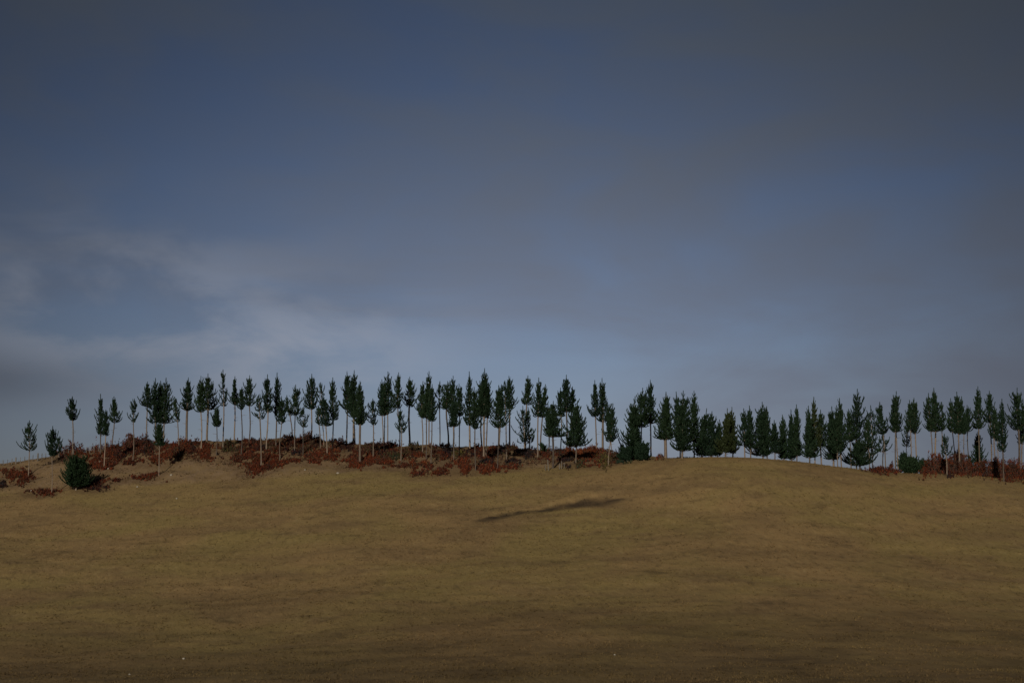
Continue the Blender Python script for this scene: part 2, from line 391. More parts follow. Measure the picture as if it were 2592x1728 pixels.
STY = dict(  # widest height, bottom fullness, density, branches per metre, upsweep, inner fill, taper exponent
    n=(0.26, 0.62, 80, 6.2, 1.00, 44, 1.15), o=(0.24, 0.55, 66, 4.6, 1.0, 10, 1.05), w=(0.32, 0.38, 78, 6.5, 1.6, 30, 0.95),
    s=(0.30, 0.68, 78, 6.6, 0.95, 40, 1.12), d=(0.25, 0.75, 82, 8.0, 0.85, 95, 1.05), b=(0.42, 0.64, 85, 13.0, 0.8, 200, 0.42))
def crown_geometry(H, Rm, style, rng):
    wide, bot, dens, bpm, sweep, fill, taper = STY[style]
    taper = taper * (0.70 + 0.75 * rng.random()); wide = wide * (0.6 + 0.8 * rng.random())
    Rm = Rm * 1.18
    nb = max(16, int(H * bpm * (0.60 + 0.42 * Rm)))
    whorl = 0.62 + 0.30 * rng.random(); wq = 0.86 if style != 'b' else 0.3
    s = ((np.arange(nb) + rng.random(nb)) / nb) ** 1.12 * 0.88
    s = np.clip((np.round(s * H / whorl) * whorl / H) * wq + s * (1 - wq), 0.02, 0.82)
    f1, p1, a1 = 1.2 + 1.8 * rng.random(), rng.random() * 6.28, (0.10 + 0.32 * rng.random()) * (style != 'b')
    def prof(s):
        lo = bot + (1 - bot) * np.sin(np.clip(s / wide, 0, 1) * np.pi / 2)
        hi = (1 - np.clip((s - wide) / (1 - wide), 0, 1)) ** taper * 0.97 + 0.03
        return np.where(s < wide, lo, hi) * (1 + a1 * np.sin(s * H * f1 + p1) * (s < 0.85))   # tiers and waists
    lob = rng.random(6) * 0.85 + 0.50                             # fuller and barer sides
    ang = np.arange(nb) * 2.39996 + rng.normal(0, 0.4, nb)
    def lobes(a): return np.interp((a / (2 * np.pi) * 6) % 6, np.arange(7), np.r_[lob, lob[0]])
    rt = Rm * prof(s) * lobes(ang) * (0.52 + 0.68 * rng.random(nb) ** 0.8)
    if style != 'b' and rng.random() < 0.5:                       # a side thinned by wind or breakage
        gs, ga = 0.15 + 0.5 * rng.random(), rng.random() * 6.28
        hole = (np.abs(s - gs) < 0.12) & (np.cos(ang - ga) > 0.1)
        rt = np.where(hole, rt * 0.45, rt)
    rt = np.clip(rt, 0.12, Rm * 1.12)
    zt = s * H
    rise = (0.20 + 0.42 * rt) * sweep
    z0 = np.maximum(zt - rise, -0.10)
    ca, sa = np.cos(ang), np.sin(ang)
    cand = (0.12 + 0.80 * rng.random(nb) ** 1.4) * min(1.25, 0.35 + 0.65 * sweep) * (0.75 + 0.25 * Rm)    # end shoots of unequal length
    out = (0.15 + 0.45 * rng.random(nb)) * (1 - 0.55 * s) / max(1.0, sweep)                              # leaning outwards, less so near the top
    ztip = np.minimum(zt + cand, H * 0.89)
    P0 = np.stack([0 * rt, 0 * rt, z0], 1)
    P1 = np.stack([ca * rt * 0.90, sa * rt * 0.90, z0 + 0.35 * rise], 1)
    r2_ = rt + cand * out
    P2 = np.stack([ca * r2_, sa * r2_, ztip], 1)
    tt = 0.40 + 0.35 * rng.random((nb, 1))
    Q0 = (1 - tt) ** 2 * P0 + 2 * tt * (1 - tt) * P1 + tt * tt * P2
    lat = np.stack([-sa, ca, 0 * ca], 1) * rng.choice([-1, 1], (nb, 1)) * (0.15 + 0.35 * rng.random((nb, 1))) * (0.4 + 0.6 * np.minimum(rt[:, None], 1.5))
    Q2 = Q0 + lat + np.array([0, 0, 1]) * (0.15 + 0.50 * rng.random((nb, 1))) * min(1.0, 0.5 + 0.5 * sweep)
    Q2[:, 2] = np.minimum(Q2[:, 2], H * 0.88)
    Q1 = Q0 + lat * 0.8 + np.array([0, 0, 0.05])
    tri = [needles_on(P0, P1, P2, dens, rng, 0.25, 0.19, 0.050, 0.65), needles_on(Q0, Q1, Q2, dens * 0.8, rng, 0.05, 0.17, 0.046, 0.65)]
    # leader, rival leaders and the short candles round the foot of each
    heads = [(0.0, 0.0, H, 1.0)]
    for _ in range(int(rng.choice([0, 1, 2, 3], p=[.25, .35, .25, .15])) if style != 'b' else 4):
        a = rng.random() * 6.28; rr = Rm * (0.22 + 0.30 * rng.random())
        heads.append((math.cos(a) * rr, math.sin(a) * rr, H * (0.70 + 0.18 * rng.random()), 0.75))
    for hx, hy, hz, hs in heads:
        k = 5; la = rng.random(k) * 6.28; ln = min(1.9, 0.29 * H) * hs * (0.62 + 0.45 * rng.random())
        l0 = np.array([[hx * 0.6, hy * 0.6, hz - ln * 1.2]]); l2 = np.array([[hx, hy, hz]])
        lz = hz - ln * (0.40 + 0.60 * rng.random(k))
        K0 = np.stack([hx + 0 * la, hy + 0 * la, lz - 0.15], 1); K1 = K0 + np.stack([np.cos(la) * .22, np.sin(la) * .22, 0 * la + .06], 1)
        K2 = K0 + np.stack([np.cos(la) * .27, np.sin(la) * .27, 0.30 + 0.25 * rng.random(k)], 1)
        tri += [needles_on(l0, np.array([[hx, hy, hz - ln * 0.6]]), l2, 120, rng, 0.0, 0.18, 0.055, 0.6), needles_on(K0, K1, K2, 60, rng, 0.1, 0.13, 0.045, 0.6)]
    nf = int(fill * H * (0.3 + 0.7 * Rm))
    if nf:
        s2 = rng.random(nf) * 0.74; a2 = rng.random(nf) * 6.28; r2 = Rm * prof(s2) * np.sqrt(rng.random(nf)) * (0.58 if style != 'b' else 0.72) * lobes(a2)
        c = np.stack([np.cos(a2) * r2, np.sin(a2) * r2, s2 * H], 1)
        tri.append(needles_on(c, c + [0, 0, .05], c + rng.normal(0, .12, (nf, 3)) + [0, 0, .22], 10, rng, 0, 0.24, 0.065))
    T = np.concatenate(tri)
    return T, (P0, P1, P2)

def tube(pts, rad, n=8):
    pts = np.asarray(pts, float); m = len(pts)
    a = np.arange(n) * 2 * np.pi / n
    tan = np.gradient(pts, axis=0); tan /= np.linalg.norm(tan, axis=1, keepdims=True)
    ref = np.where(np.abs(tan[:, 2:3]) > 0.9, np.array([[1.0, 0, 0]]), np.array([[0, 0, 1.0]]))
    e1 = np.cross(tan, ref); e1 /= np.linalg.norm(e1, axis=1, keepdims=True); e2 = np.cross(tan, e1)
    V = pts[:, None] + (e1[:, None] * np.cos(a)[None, :, None] + e2[:, None] * np.sin(a)[None, :, None]) * np.asarray(rad)[:, None, None]
    i = np.arange(m * n).reshape(m, n)
    Fq = np.stack([i[:-1], np.roll(i[:-1], -1, 1), np.roll(i[1:], -1, 1), i[1:]], -1).reshape(-1, 4)
    return V.reshape(-1, 3), Fq

def build_pine(i, k, tx, ty, bx, by, cb, cw, style, label, trunk_w=13, deeper=None, olive=False, cat='tree', group='pines along the ridge', name='pine_tree', lift=0.0):
    rng = np.random.default_rng(1000 + i)
    bpx, bpy_ = PX(k, bx, by)
    d, ok, sk, u, t = hit(bpx, bpy_)
    d, ok, sk, u = float(d[0]), bool(ok[0]), float(sk[0]), float(u[0])
    if not ok or deeper is not None:
        d = sk + (deeper if deeper is not None else 2.0 + 5.0 * rng.random())
    base = np.array([u * d, d, float(zlookup(u * d, d)) - 0.05])
    tpx, tpy = PX(k, tx, ty); tu, tt = ray(tpx, tpy)
    top = np.array([tu * d, d, tt * d])
    _, ct = ray(*PX(k, bx, cb)); zc = float(ct) * d
    m_per = Z * d / FPX
    Ht = top[2] - base[2]; zc_rel = zc - base[2]
    Hc = Ht - zc_rel; Rm = cw * m_per / 2
    lean = top - base
    root = empty(name, base)
    tag(root, label, cat, group)
    # trunk with a slight sweep
    sN = np.linspace(0, 1, 12); sw = rng.normal(0, 0.22, 2); ph = rng.random() * 6.28
    axis = np.stack([lean[0] * sN ** 1.3 + sw[0] * np.sin(sN * 5 + ph) * sN * (1 - sN) * 2, sw[1] * np.sin(sN * 4 + ph) * sN * (1 - sN) * 2, Ht * sN], 1)
    axis[0, 2] = -0.25
    r0 = max(0.055, trunk_w * m_per / 2 * 0.80)
    rad = r0 * (1.15 - 0.25 * sN) * np.where(sN > zc_rel / Ht, np.clip(1 - (sN - zc_rel / Ht) / (1.02 - zc_rel / Ht), 0.06, 1) ** 0.8, 1)
    rad[0] *= 1.25
    v, f = tube(axis, rad, 8)
    mesh_np('trunk', v, f, M_bark, root, smooth=True)
    T, (P0, P1, P2) = crown_geometry(Hc, Rm, style, rng)
    def follow(P):
        s = np.clip((P[..., 2] + zc_rel) / Ht, 0, 1)
        o = P.copy(); o[..., 2] += zc_rel
        o[..., 0] += np.interp(s, sN, axis[:, 0]); o[..., 1] += np.interp(s, sN, axis[:, 1])
        return o
    T = follow(T)
    V = T.reshape(-1, 3); Fs = np.arange(len(V)).reshape(-1, 3)
    mesh_np('crown', V, Fs, M_needle_olive if olive else M_needle, root)
    # limbs, and dead stubs on the pruned stem
    vv, ff = [], []; o = 0
    for _ in range(int(rng.integers(2, 8))):
        zz = zc_rel * (0.45 + 0.55 * rng.random()); aa = rng.random() * 6.28; ll_ = 0.25 + 0.7 * rng.random() ** 2
        ax = np.interp(zz / Ht, sN, axis[:, 0]); ay = np.interp(zz / Ht, sN, axis[:, 1])
        pts = np.array([[ax, ay, zz], [ax + math.cos(aa) * ll_ * .6, ay + math.sin(aa) * ll_ * .6, zz + 0.08], [ax + math.cos(aa) * ll_, ay + math.sin(aa) * ll_, zz + 0.12 * rng.random()]])
        a, b = tube(pts, np.array([0.03, 0.022, 0.012]), 3); vv.append(a); ff.append(b + o); o += len(a)
    for j in range(0, len(P0), 2):
        ts = np.array([0, .35, .7])[:, None]
        pts = follow((1 - ts) ** 2 * P0[j] + 2 * ts * (1 - ts) * P1[j] + ts * ts * P2[j])
        if np.linalg.norm(pts[-1] - pts[0]) < 0.15: continue
        a, b = tube(pts, np.array([0.035, 0.025, 0.012]), 3)
        vv.append(a); ff.append(b + o); o += len(a)
    tag(mesh_np('branches', np.concatenate(vv), np.concatenate(ff), M_bark, root), kind='stuff')
    return root

# tile, tip x, tip y, foot x, foot y, crown's lower edge, crown width, style, label, (trunk width)
TREES = [
 (0, 335, 650, 322, 1295, 985, 225, 'o', 'leftmost pine, open crown and short leader, on the bank below the fence'),
 (0, 598, 715, 585, 1475, 1050, 205, 'w', 'thin pine with upswept candles left of the dark round bush, foot at field edge', 11),
 (0, 672, 830, 668, 1060, 1000, 85, 'o', 'tiny pine on the skyline half hidden behind the second pine from the left', 8),
 (0, 820, 378, 820, 1040, 645, 165, 'w', 'lone tall pine with forked top rising above the dark round bush', 15),
 (0, 1140, 350, 1137, 1035, 805, 105, 's', 'tall slim pine, left one of the three close together right of round bush', 14),
 (0, 1200, 530, 1182, 1190, 815, 130, 'n', 'shortest and foremost of the three pines close together right of round bush', 14),
 (0, 1292, 380, 1278, 940, 670, 150, 'n', 'right one of the three pines close together right of round bush', 14),
 (1, 90, 405, 72, 1120, 665, 118, 'o', 'single small-crowned pine standing alone before the first dense clump of pines', 13),
 (1, 240, 210, 230, 860, 490, 160, 'n', 'leftmost pine of the first dense clump, wide drooping left side', 15),
 (1, 330, 170, 328, 900, 680, 165, 'n', 'pine with pale trunk showing in the middle of the first dense clump', 13),
 (1, 388, 200, 385, 890, 640, 120, 'n', 'pine in the first dense clump with its tip between two higher tips', 12),
 (1, 450, 165, 418, 920, 680, 210, 'n', 'right-hand wide pine of the first dense clump with a sharp tip', 16),
 (1, 370, 660, 370, 1270, 930, 165, 'd', 'short bushy pine standing out in front below the first dense clump', 13),
 (1, 548, 385, 602, 1040, 660, 150, 'o', 'see-through thin-crowned pine right of the first dense clump', 13),
 (1, 702, 165, 683, 850, 530, 185, 'n', 'tall pine with thick pale trunk rising from a red shrub top', 30),
 (1, 845, 150, 845, 985, 550, 140, 'n', 'left half of the wide double crown, pale slender trunk', 15),
 (1, 925, 120, 912, 890, 525, 225, 'n', 'right half of the wide double crown, thick dark trunk', 25),
 (1, 1025, 490, 1020, 1050, 715, 122, 'd', 'short little pine in front of the gap beside the wide double crown', 12),
 (1, 1095, 75, 1095, 970, 480, 118, 'o', 'tall narrow open pine with highest tip left of centre, light shows through', 16),
 (1, 1230, 150, 1222, 870, 470, 128, 'n', 'tiered pine with waist in its crown and dark leaning trunk', 16),
 (1, 1310, 270, 1302, 1045, 520, 110, 'n', 'lower pine squeezed between the tiered pine and a taller pointed one', 14),
 (1, 1398, 140, 1393, 890, 480, 145, 'n', 'pointed pine with broad skirt right of the tiered pine', 15),
 (2, 68, 360, 95, 1170, 630, 130, 'o', 'pine with low loose left side and long pale trunk reaching far down red bracken', 17),
 (2, 167, 130, 152, 1000, 555, 140, 'n', 'dense pointed pine just right of the loose one with the long pale trunk', 16),
 (2, 275, 110, 262, 950, 590, 115, 'n', 'tall pine with dark straight trunk and ragged tip over the low pine', 17),
 (2, 325, 375, 308, 1100, 680, 115, 'n', 'lower pine leaning against the tall dark-trunked one, pale thin trunk', 12),
 (2, 385, 365, 453, 800, 590, 100, 'o', 'small-crowned pine on the left shoulder of a taller narrow pine by the maroon thicket', 14),
 (2, 485, 245, 473, 1000, 590, 145, 'n', 'narrow spired pine above the dark maroon thicket', 14),
 (2, 567, 510, 570, 1035, 720, 122, 'o', 'very short thin pine between two tall ones above orange bracken', 12),
 (2, 668, 125, 666, 840, 520, 185, 'w', 'broad pine with three spires over the twiggy maroon shrub', 16),
 (2, 768, 220, 803, 930, 470, 105, 'o', 'thin pine tucked behind the right of the three-spired pine', 11),
 (2, 742, 490, 765, 980, 690, 110, 'o', 'low loose crown hanging left of a round-headed pine', 13),
 (2, 800, 385, 843, 1030, 705, 170, 'n', 'round-headed pine of middle height with pale trunk on red bracken', 15),
 (2, 907, 165, 903, 985, 640, 130, 's', 'slim spired pine with stray low branch right of the round-headed one', 15),
 (2, 1068, 95, 1065, 840, 520, 180, 'n', 'tall broad pine at the left of the big triple clump, dark trunk', 17),
 (2, 1112, 145, 1160, 880, 570, 110, 'n', 'pine hidden in the middle of the big triple clump', 14),
 (2, 1150, 80, 1140, 890, 610, 165, 'n', 'tallest pine of the big triple clump, thick dark trunk', 22),
 (2, 1215, 205, 1215, 1130, 690, 155, 'd', 'low-hanging pine with thick pale trunk at right of big triple clump', 28),
 (2, 1360, 400, 1365, 1075, 695, 175, 'o', 'short ragged pine standing alone right of the big triple clump', 14),
 (3, 30, 185, 42, 890, 590, 140, 'n', 'left pine of the close trio left of centre, double dark trunks beneath', 14),
 (3, 98, 95, 95, 890, 560, 155, 'n', 'highest pine of the close trio left of centre', 14),
 (3, 62, 200, 55, 1010, 580, 120, 'n', 'middle pine of the close trio left of centre, low dark trunk', 12),
 (3, 220, 105, 228, 900, 510, 118, 's', 'slim dark spired pine behind the short wide-skirted one', 14),
 (3, 243, 520, 247, 1105, 785, 205, 'o', 'short pine with wide skirt in front of a slim dark spire', 13),
 (3, 345, 155, 348, 890, 490, 155, 'n', 'egg-shaped dense pine on reddish trunk right of the wide-skirted short one', 24),
 (3, 495, 205, 488, 1020, 610, 140, 'n', 'left pine of the four-trunk clump near centre', 14),
 (3, 540, 240, 532, 1095, 620, 130, 'n', 'second trunk of the four-trunk clump near centre', 14),
 (3, 565, 95, 563, 930, 640, 125, 's', 'tallest spire of the four-trunk clump near centre', 15),
 (3, 600, 240, 587, 1150, 655, 110, 'n', 'rightmost of the four-trunk clump near centre, pale foot lowest down', 14),
 (3, 688, 205, 687, 930, 510, 150, 'o', 'scrawny open pine with a bare spike right of the four-trunk clump', 14),
 (3, 775, 205, 780, 960, 525, 145, 'n', 'dense round-topped pine next to the scrawny open one', 20),
 (3, 838, 145, 838, 940, 560, 160, 'n', 'tall multi-tipped pine with black trunk behind a low dark crown', 20),
 (3, 850, 430, 845, 1100, 715, 120, 'd', 'low dark crown in front of the multi-tipped tall pine', 13),
 (3, 905, 235, 908, 1050, 595, 135, 'n', 'pine with yellowish lit foot right of the multi-tipped one', 14),
 (3, 1020, 95, 1027, 960, 700, 125, 's', 'tall knobbly spired pine left of the highest pine', 22),
 (3, 1075, 270, 1093, 1210, 740, 140, 'n', 'front pine with low crown and long pale trunk beside the highest pine', 15),
 (3, 1140, 200, 1168, 940, 590, 130, 'n', 'pine fused to the left side of the highest pine, dark trunk', 18),
 (3, 1195, 60, 1185, 1070, 600, 180, 'd', 'highest pine at the centre, dense tall crown on thick pale trunk', 22),
 (3, 1240, 220, 1210, 1060, 620, 130, 'n', 'pine fused to the right side of the highest pine', 16),
 (3, 1355, 250, 1343, 1195, 730, 180, 'n', 'front pine with loose low skirt right of the highest pine', 15),
 (3, 1385, 240, 1358, 930, 600, 115, 'n', 'pine behind the loose-skirted front pine, dark trunk', 18),
 (3, 1470, 145, 1480, 930, 520, 175, 'n', 'tall spiky pine with black trunk before the first break in the row right of centre', 20),
 (3, 1415, 215, 1445, 1090, 590, 130, 'o', 'thin pale-trunked pine left of the tall spiky black-trunked one', 14),
 (4, 252, 140, 225, 935, 470, 145, 'n', 'tall pine rising behind a column of loose low foliage', 18),
 (4, 195, 480, 212, 930, 905, 185, 'o', 'loose low-foliaged pine column reaching almost to the bracken', 18),
 (4, 255, 500, 268, 940, 900, 90, 'o', 'narrow right-hand stem of the loose low foliage column', 16),
 (4, 375, 165, 365, 1060, 605, 140, 'n', 'pine with thin spike and pale trunk right of the loose column', 17),
 (4, 450, 240, 392, 970, 610, 140, 'n', 'pine with dark trunk leaning right beside the thin-spiked one', 17),
 (4, 540, 430, 535, 1190, 830, 265, 'd', 'broad egg-shaped low pine with thick pale trunk before wooden stakes', 26),
 (4, 480, 450, 490, 985, 820, 120, 'n', 'pine hidden behind the left of the broad egg-shaped one', 16),
 (4, 688, 135, 693, 960, 550, 190, 'n', 'tall broad pine with high spire behind a conical low pine', 20),
 (4, 622, 280, 622, 960, 600, 120, 'n', 'left shoulder pine beside the tall broad spire, thin trunk', 14),
 (4, 757, 265, 740, 960, 560, 120, 'n', 'right shoulder pine beside the tall broad spire', 14),
 (4, 815, 430, 795, 1140, 940, 245, 'd', 'conical pine with skirts down to orange bracken', 16),
 (4, 1010, 195, 1030, 960, 600, 130, 'n', 'left pine of the separate pair in the wide break of the row', 16),
 (4, 1092, 170, 1103, 960, 660, 155, 'n', 'taller thick-trunked pine of the separate pair in the wide break', 28),
 (4, 1217, 460, 1165, 1150, 885, 175, 'n', 'low pine with yellow-lit thin trunk right of the separate pair', 12),
 (4, 1155, 455, 1200, 1005, 870, 100, 'n', 'slight pine between the separate pair and its low right neighbour', 11),
 (5, -112, 905, -120, 1110, 1085, 85, 'd', 'dark sapling at the left foot of the large clump by the summit', 12),
 (5, 35, 375, 10, 1095, 1080, 235, 'd', 'wide pine with foliage to the ground at left of the summit clump', 20),
 (5, 120, 280, 100, 1050, 720, 180, 'n', 'pine with pale trunk lit in the middle of the left summit clump', 14),
 (5, 207, 190, 212, 940, 680, 190, 'n', 'tallest pine of the left summit clump, dark trunk', 18),
 (5, 385, 325, 380, 1075, 860, 195, 'd', 'oval pine with very thick pale trunk standing on the summit skyline', 38),
 (5, 580, 315, 568, 1075, 990, 215, 'd', 'pine with two blunt horns on top and short trunk on the skyline', 24),
 (5, 500, 325, 545, 1070, 900, 120, 'n', 'left horn of the two-horned pine, its own stem', 16),
 (5, 702, 315, 705, 1060, 900, 160, 'n', 'thin-spired pine right of the two-horned one', 16),
 (5, 845, 515, 790, 1050, 1045, 185, 'd', 'round-topped low dense pine on the summit', 16),
 (5, 905, 545, 900, 1050, 1045, 135, 'd', 'right companion of the round-topped low pine on the summit', 15),
 (5, 990, 640, 965, 1050, 1045, 115, 'd', 'shortest pine on the summit, left of the yellowish ones', 13),
 (5, 1080, 515, 1062, 1050, 1010, 135, 'd', 'left one of two yellowish-green pines on the summit', 15),
 (5, 1132, 500, 1140, 1055, 1015, 135, 'd', 'right one of two yellowish-green pines on the summit', 15),
 (5, 1265, 515, 1278, 1060, 930, 140, 'n', 'left of two open-footed pines just right of the yellowish pair', 15),
 (5, 1330, 480, 1345, 1060, 970, 135, 'n', 'right of two open-footed pines just right of the yellowish pair', 14),
 (6, 42, 440, 50, 1065, 1045, 205, 'd', 'wide dark pine with foliage almost to the skyline, left one of a pair', 16),
 (6, 92, 490, 97, 1070, 965, 120, 'n', 'narrow pine with short pale trunk, right one of the dark pair', 16),
 (6, 178, 645, 185, 1050, 1015, 120, 'd', 'very low pine in the dip between two taller dark groups', 13),
 (6, 270, 585, 290, 1085, 1075, 135, 'd', 'left pine of the ground-hugging three right of the dip', 14),
 (6, 368, 525, 372, 1090, 1085, 110, 'd', 'middle pine of the ground-hugging three right of the dip', 14),
 (6, 430, 470, 435, 1100, 1045, 130, 'd', 'tallest pointed pine of the ground-hugging three', 14),
 (6, 565, 485, 580, 1115, 1065, 150, 'd', 'dense pine left of the brownish spired one', 16),
 (6, 627, 385, 640, 1130, 1000, 120, 's', 'brownish-green spired pine on the right slope', 14),
 (6, 703, 530, 712, 1140, 945, 122, 'n', 'pine on a clear dark stem right of the brownish spired one', 18),
 (6, 830, 490, 850, 1160, 1085, 190, 'd', 'broad full pine left of the one with a bare pole top', 22),
 (6, 918, 395, 940, 1170, 1000, 150, 'n', 'pine with bare pole-like top on the right slope', 14),
 (6, 885, 480, 897, 1165, 1020, 110, 'n', 'pine packed between the broad full one and the pole top', 12),
 (6, 1020, 520, 1050, 1180, 880, 125, 'n', 'lower pine left of the tallest spire of the right slope', 12),
 (6, 1120, 295, 1110, 1185, 860, 150, 's', 'tallest slender spire of the right slope above a bushy low pine', 16),
 (6, 1140, 830, 1150, 1190, 1155, 265, 'd', 'bushy low pine with crown to the ground on right skyline', 20),
 (6, 1240, 600, 1253, 1190, 960, 85, 's', 'slight pine at the right edge of the bushy low one', 12),
 (6, 1272, 480, 1295, 1190, 1030, 132, 'o', 'ragged thin pine right of the bushy low one', 13),
 (6, 1375, 440, 1442, 1190, 800, 145, 'n', 'blunt-topped pine before the right bracken patch begins', 14),
 (6, 1410, 800, 1412, 1190, 1000, 150, 'o', 'low open crown under the blunt-topped pine', 14),
 (7, 75, 320, 65, 1190, 775, 175, 'n', 'pointed broad pine above the dark shrubs at right', 16),
 (7, 40, 360, 97, 1170, 780, 120, 'n', 'left-leaning second tip beside the pointed broad pine at right', 15),
 (7, 225, 420, 245, 1030, 750, 125, 'n', 'left of the two-tipped pair behind the dark shrubs', 14),
 (7, 275, 395, 305, 1090, 790, 155, 'n', 'right of the two-tipped pair behind the dark shrubs', 16),
 (7, 185, 700, 195, 1030, 940, 130, 'o', 'low wispy pine hanging under the two-tipped pair', 10),
 (7, 500, 280, 515, 1060, 770, 220, 'n', 'big broad pine with many candles left of the right-hand bracken', 20),
 (7, 440, 340, 478, 1030, 770, 130, 'n', 'left flank of the big broad many-candled pine, thin trunk', 14),
 (7, 590, 440, 597, 1130, 760, 110, 'o', 'right flank of the big broad many-candled pine', 12),
 (7, 620, 800, 650, 1265, 1040, 175, 'o', 'small star-shaped pine in front of the right-hand bracken', 14),
 (7, 760, 325, 790, 1000, 800, 190, 'n', 'wide flat-bottomed pine behind the reddish twiggy bush', 16),
 (7, 690, 400, 733, 1010, 780, 120, 'n', 'left tip of the wide flat-bottomed pine', 13),
 (7, 815, 375, 770, 1120, 790, 115, 'n', 'right tip of the wide flat-bottomed pine', 11),
 (7, 840, 600, 845, 1190, 800, 100, 'n', 'low pine with thin pale trunk down into the right bracken', 11),
 (7, 878, 475, 897, 1040, 770, 120, 'n', 'narrow pine filling between two taller right-hand pines', 13),
 (7, 1000, 265, 1010, 1000, 740, 145, 'n', 'tall spire with clear stem above a short column pine at right', 16),
 (7, 1000, 780, 1005, 1275, 1145, 132, 'd', 'short column-shaped pine at the front of the right bracken', 16),
 (7, 1130, 315, 1150, 1100, 670, 165, 'n', 'pine with broken lopsided crown near the right edge', 17),
 (7, 1185, 480, 1197, 1105, 850, 120, 'n', 'lower crown right below the lopsided one near the right edge', 15),
 (7, 1220, 640, 1230, 1190, 880, 90, 'n', 'slight pine filling behind the front right-edge pine', 10),
 (7, 1272, 405, 1295, 1335, 1000, 112, 's', 'front pine near the right edge with long trunk to the field', 18),
 (7, 1445, 280, 1460, 1140, 760, 205, 'n', 'last tall pine at the right edge, thick trunk', 26),
 (7, 1510, 405, 1500, 1130, 910, 105, 'n', 'rightmost pine cut by the frame edge', 16),
]
OLIVE_I = {'left one of two yellowish-green pines on the summit', 'right one of two yellowish-green pines on the summit', 'brownish-green spired pine on the right slope'}
for i, T in enumerate(TREES):
    if T[0] in (5, 6): T = T[:6] + (T[6] * 1.28,) + T[7:]        # the packed row on the summit: broad crowns that touch
    tw = T[9] if len(T) > 9 else 13
    build_pine(i, *T[:9], trunk_w=tw, olive=T[8] in OLIVE_I)
# evergreen shrubs with foliage down to the grass
SHRUBS = [
 (0, 870, 1000, 862, 1440, 1395, 300, 'b', 'large dark round bush on the left slope with a pale stem at its foot', 22, 0),
 (5, 130, 880, 130, 1100, 1090, 190, 'b', 'dark green shrub at the foot of the pale-lit trunk in the summit clump', 12, None),
 (5, -60, 930, -50, 1110, 1095, 130, 'b', 'dark low shrub under the left end of the summit clump', 12, None),
 (7, 155, 990, 165, 1235, 1220, 120, 'b', 'upright dark shrub at the left of the right-hand shrub bank', 12, None),
 (7, 235, 1035, 240, 1250, 1240, 190, 'b', 'wide dark shrub in the middle of the right-hand shrub bank', 12, None),
 (7, 380, 1075, 380, 1240, 1230, 150, 'b', 'low dark shrub next to the red bracken at right', 12, None),
 (7, 900, 1040, 905, 1190, 1180, 80, 'd', 'little dark shrub inside the right-hand bracken', 8, None),
 (4, 400, 900, 440, 1010, 1000, 60, 'd', 'small black-green bush on the skyline by the dark maroon thicket', 8, None),
]
for i, S in enumerate(SHRUBS):
    build_pine(500 + i, *S[:9], trunk_w=S[9], name='evergreen_shrub', cat='shrub', group='evergreen shrubs on the hill')

# ------------------------------------------------------------------ bracken
CC = dict(r=(0.096, 0.0215, 0.0070), m=(0.030, 0.010, 0.0065), o=(0.125, 0.034, 0.010), v=(0.040, 0.034, 0.012), g=(0.014, 0.026, 0.015),
          p=(0.085, 0.038, 0.027), b=(0.052, 0.029, 0.015), k=(0.014, 0.010, 0.011), y=(0.085, 0.068, 0.018), d=(0.068, 0.0165, 0.0060))
MIX = dict(r='rrrrrddmbb', m='mmmdkb', o='oorrrb', v='vvvbbg', g='gggv', p='pppprb', b='bbbbdvm', k='kkkm', y='yyvvb', d='dddrmmb')
def fronds(points, col, rng, size=1.0, per=10):
    """arching frond blades in a tuft at every point; returns (verts, cols)"""
    k = len(points)
    if k == 0: return np.zeros((0, 4, 3)), np.zeros((0, 3))
    sz = np.repeat(size * (0.45 + 0.85 * rng.random(k) ** 1.5), per); n = k * per
    tc = np.array([CC[c] for c in rng.choice(list(MIX[col]), k)])
    c = np.repeat(points, per, 0)
    a = rng.random(n) * 6.2832; up = 0.45 + 0.85 * rng.random(n)
    r = (0.06 + 0.30 * rng.random(n)) * sz
    h = np.stack([np.cos(a), np.sin(a), 0 * a], 1); zz = np.array([0, 0, 1.0])
    start = c + h * (r * 0.25)[:, None] + zz * (up * 0.25 * sz * rng.random(n))[:, None]
    tip = c + h * (r * 1.3)[:, None] + zz * (up * sz * (0.35 + 0.65 * rng.random(n)))[:, None]
    side = np.cross(tip - start, rng.normal(size=(n, 3))); side /= np.linalg.norm(side, axis=1, keepdims=True) + 1e-9
    w = ((0.022 + 0.036 * rng.random(n)) * (0.5 + sz))[:, None]
    mid = (start + tip) / 2 + zz * (0.08 * sz)[:, None]
    V = np.stack([mid - side * w, start, mid + side * w, tip], 1)
    base = np.repeat(tc * (0.66 + 0.6 * rng.random((k, 1))), per, 0) * (0.6 + 0.7 * rng.random((n, 1))) * (1 + 0.15 * rng.normal(size=(n, 3)) * np.array([0.5, 1, 1]))
    return V, np.repeat(np.clip(base, 0.004, 1), 4, 0)
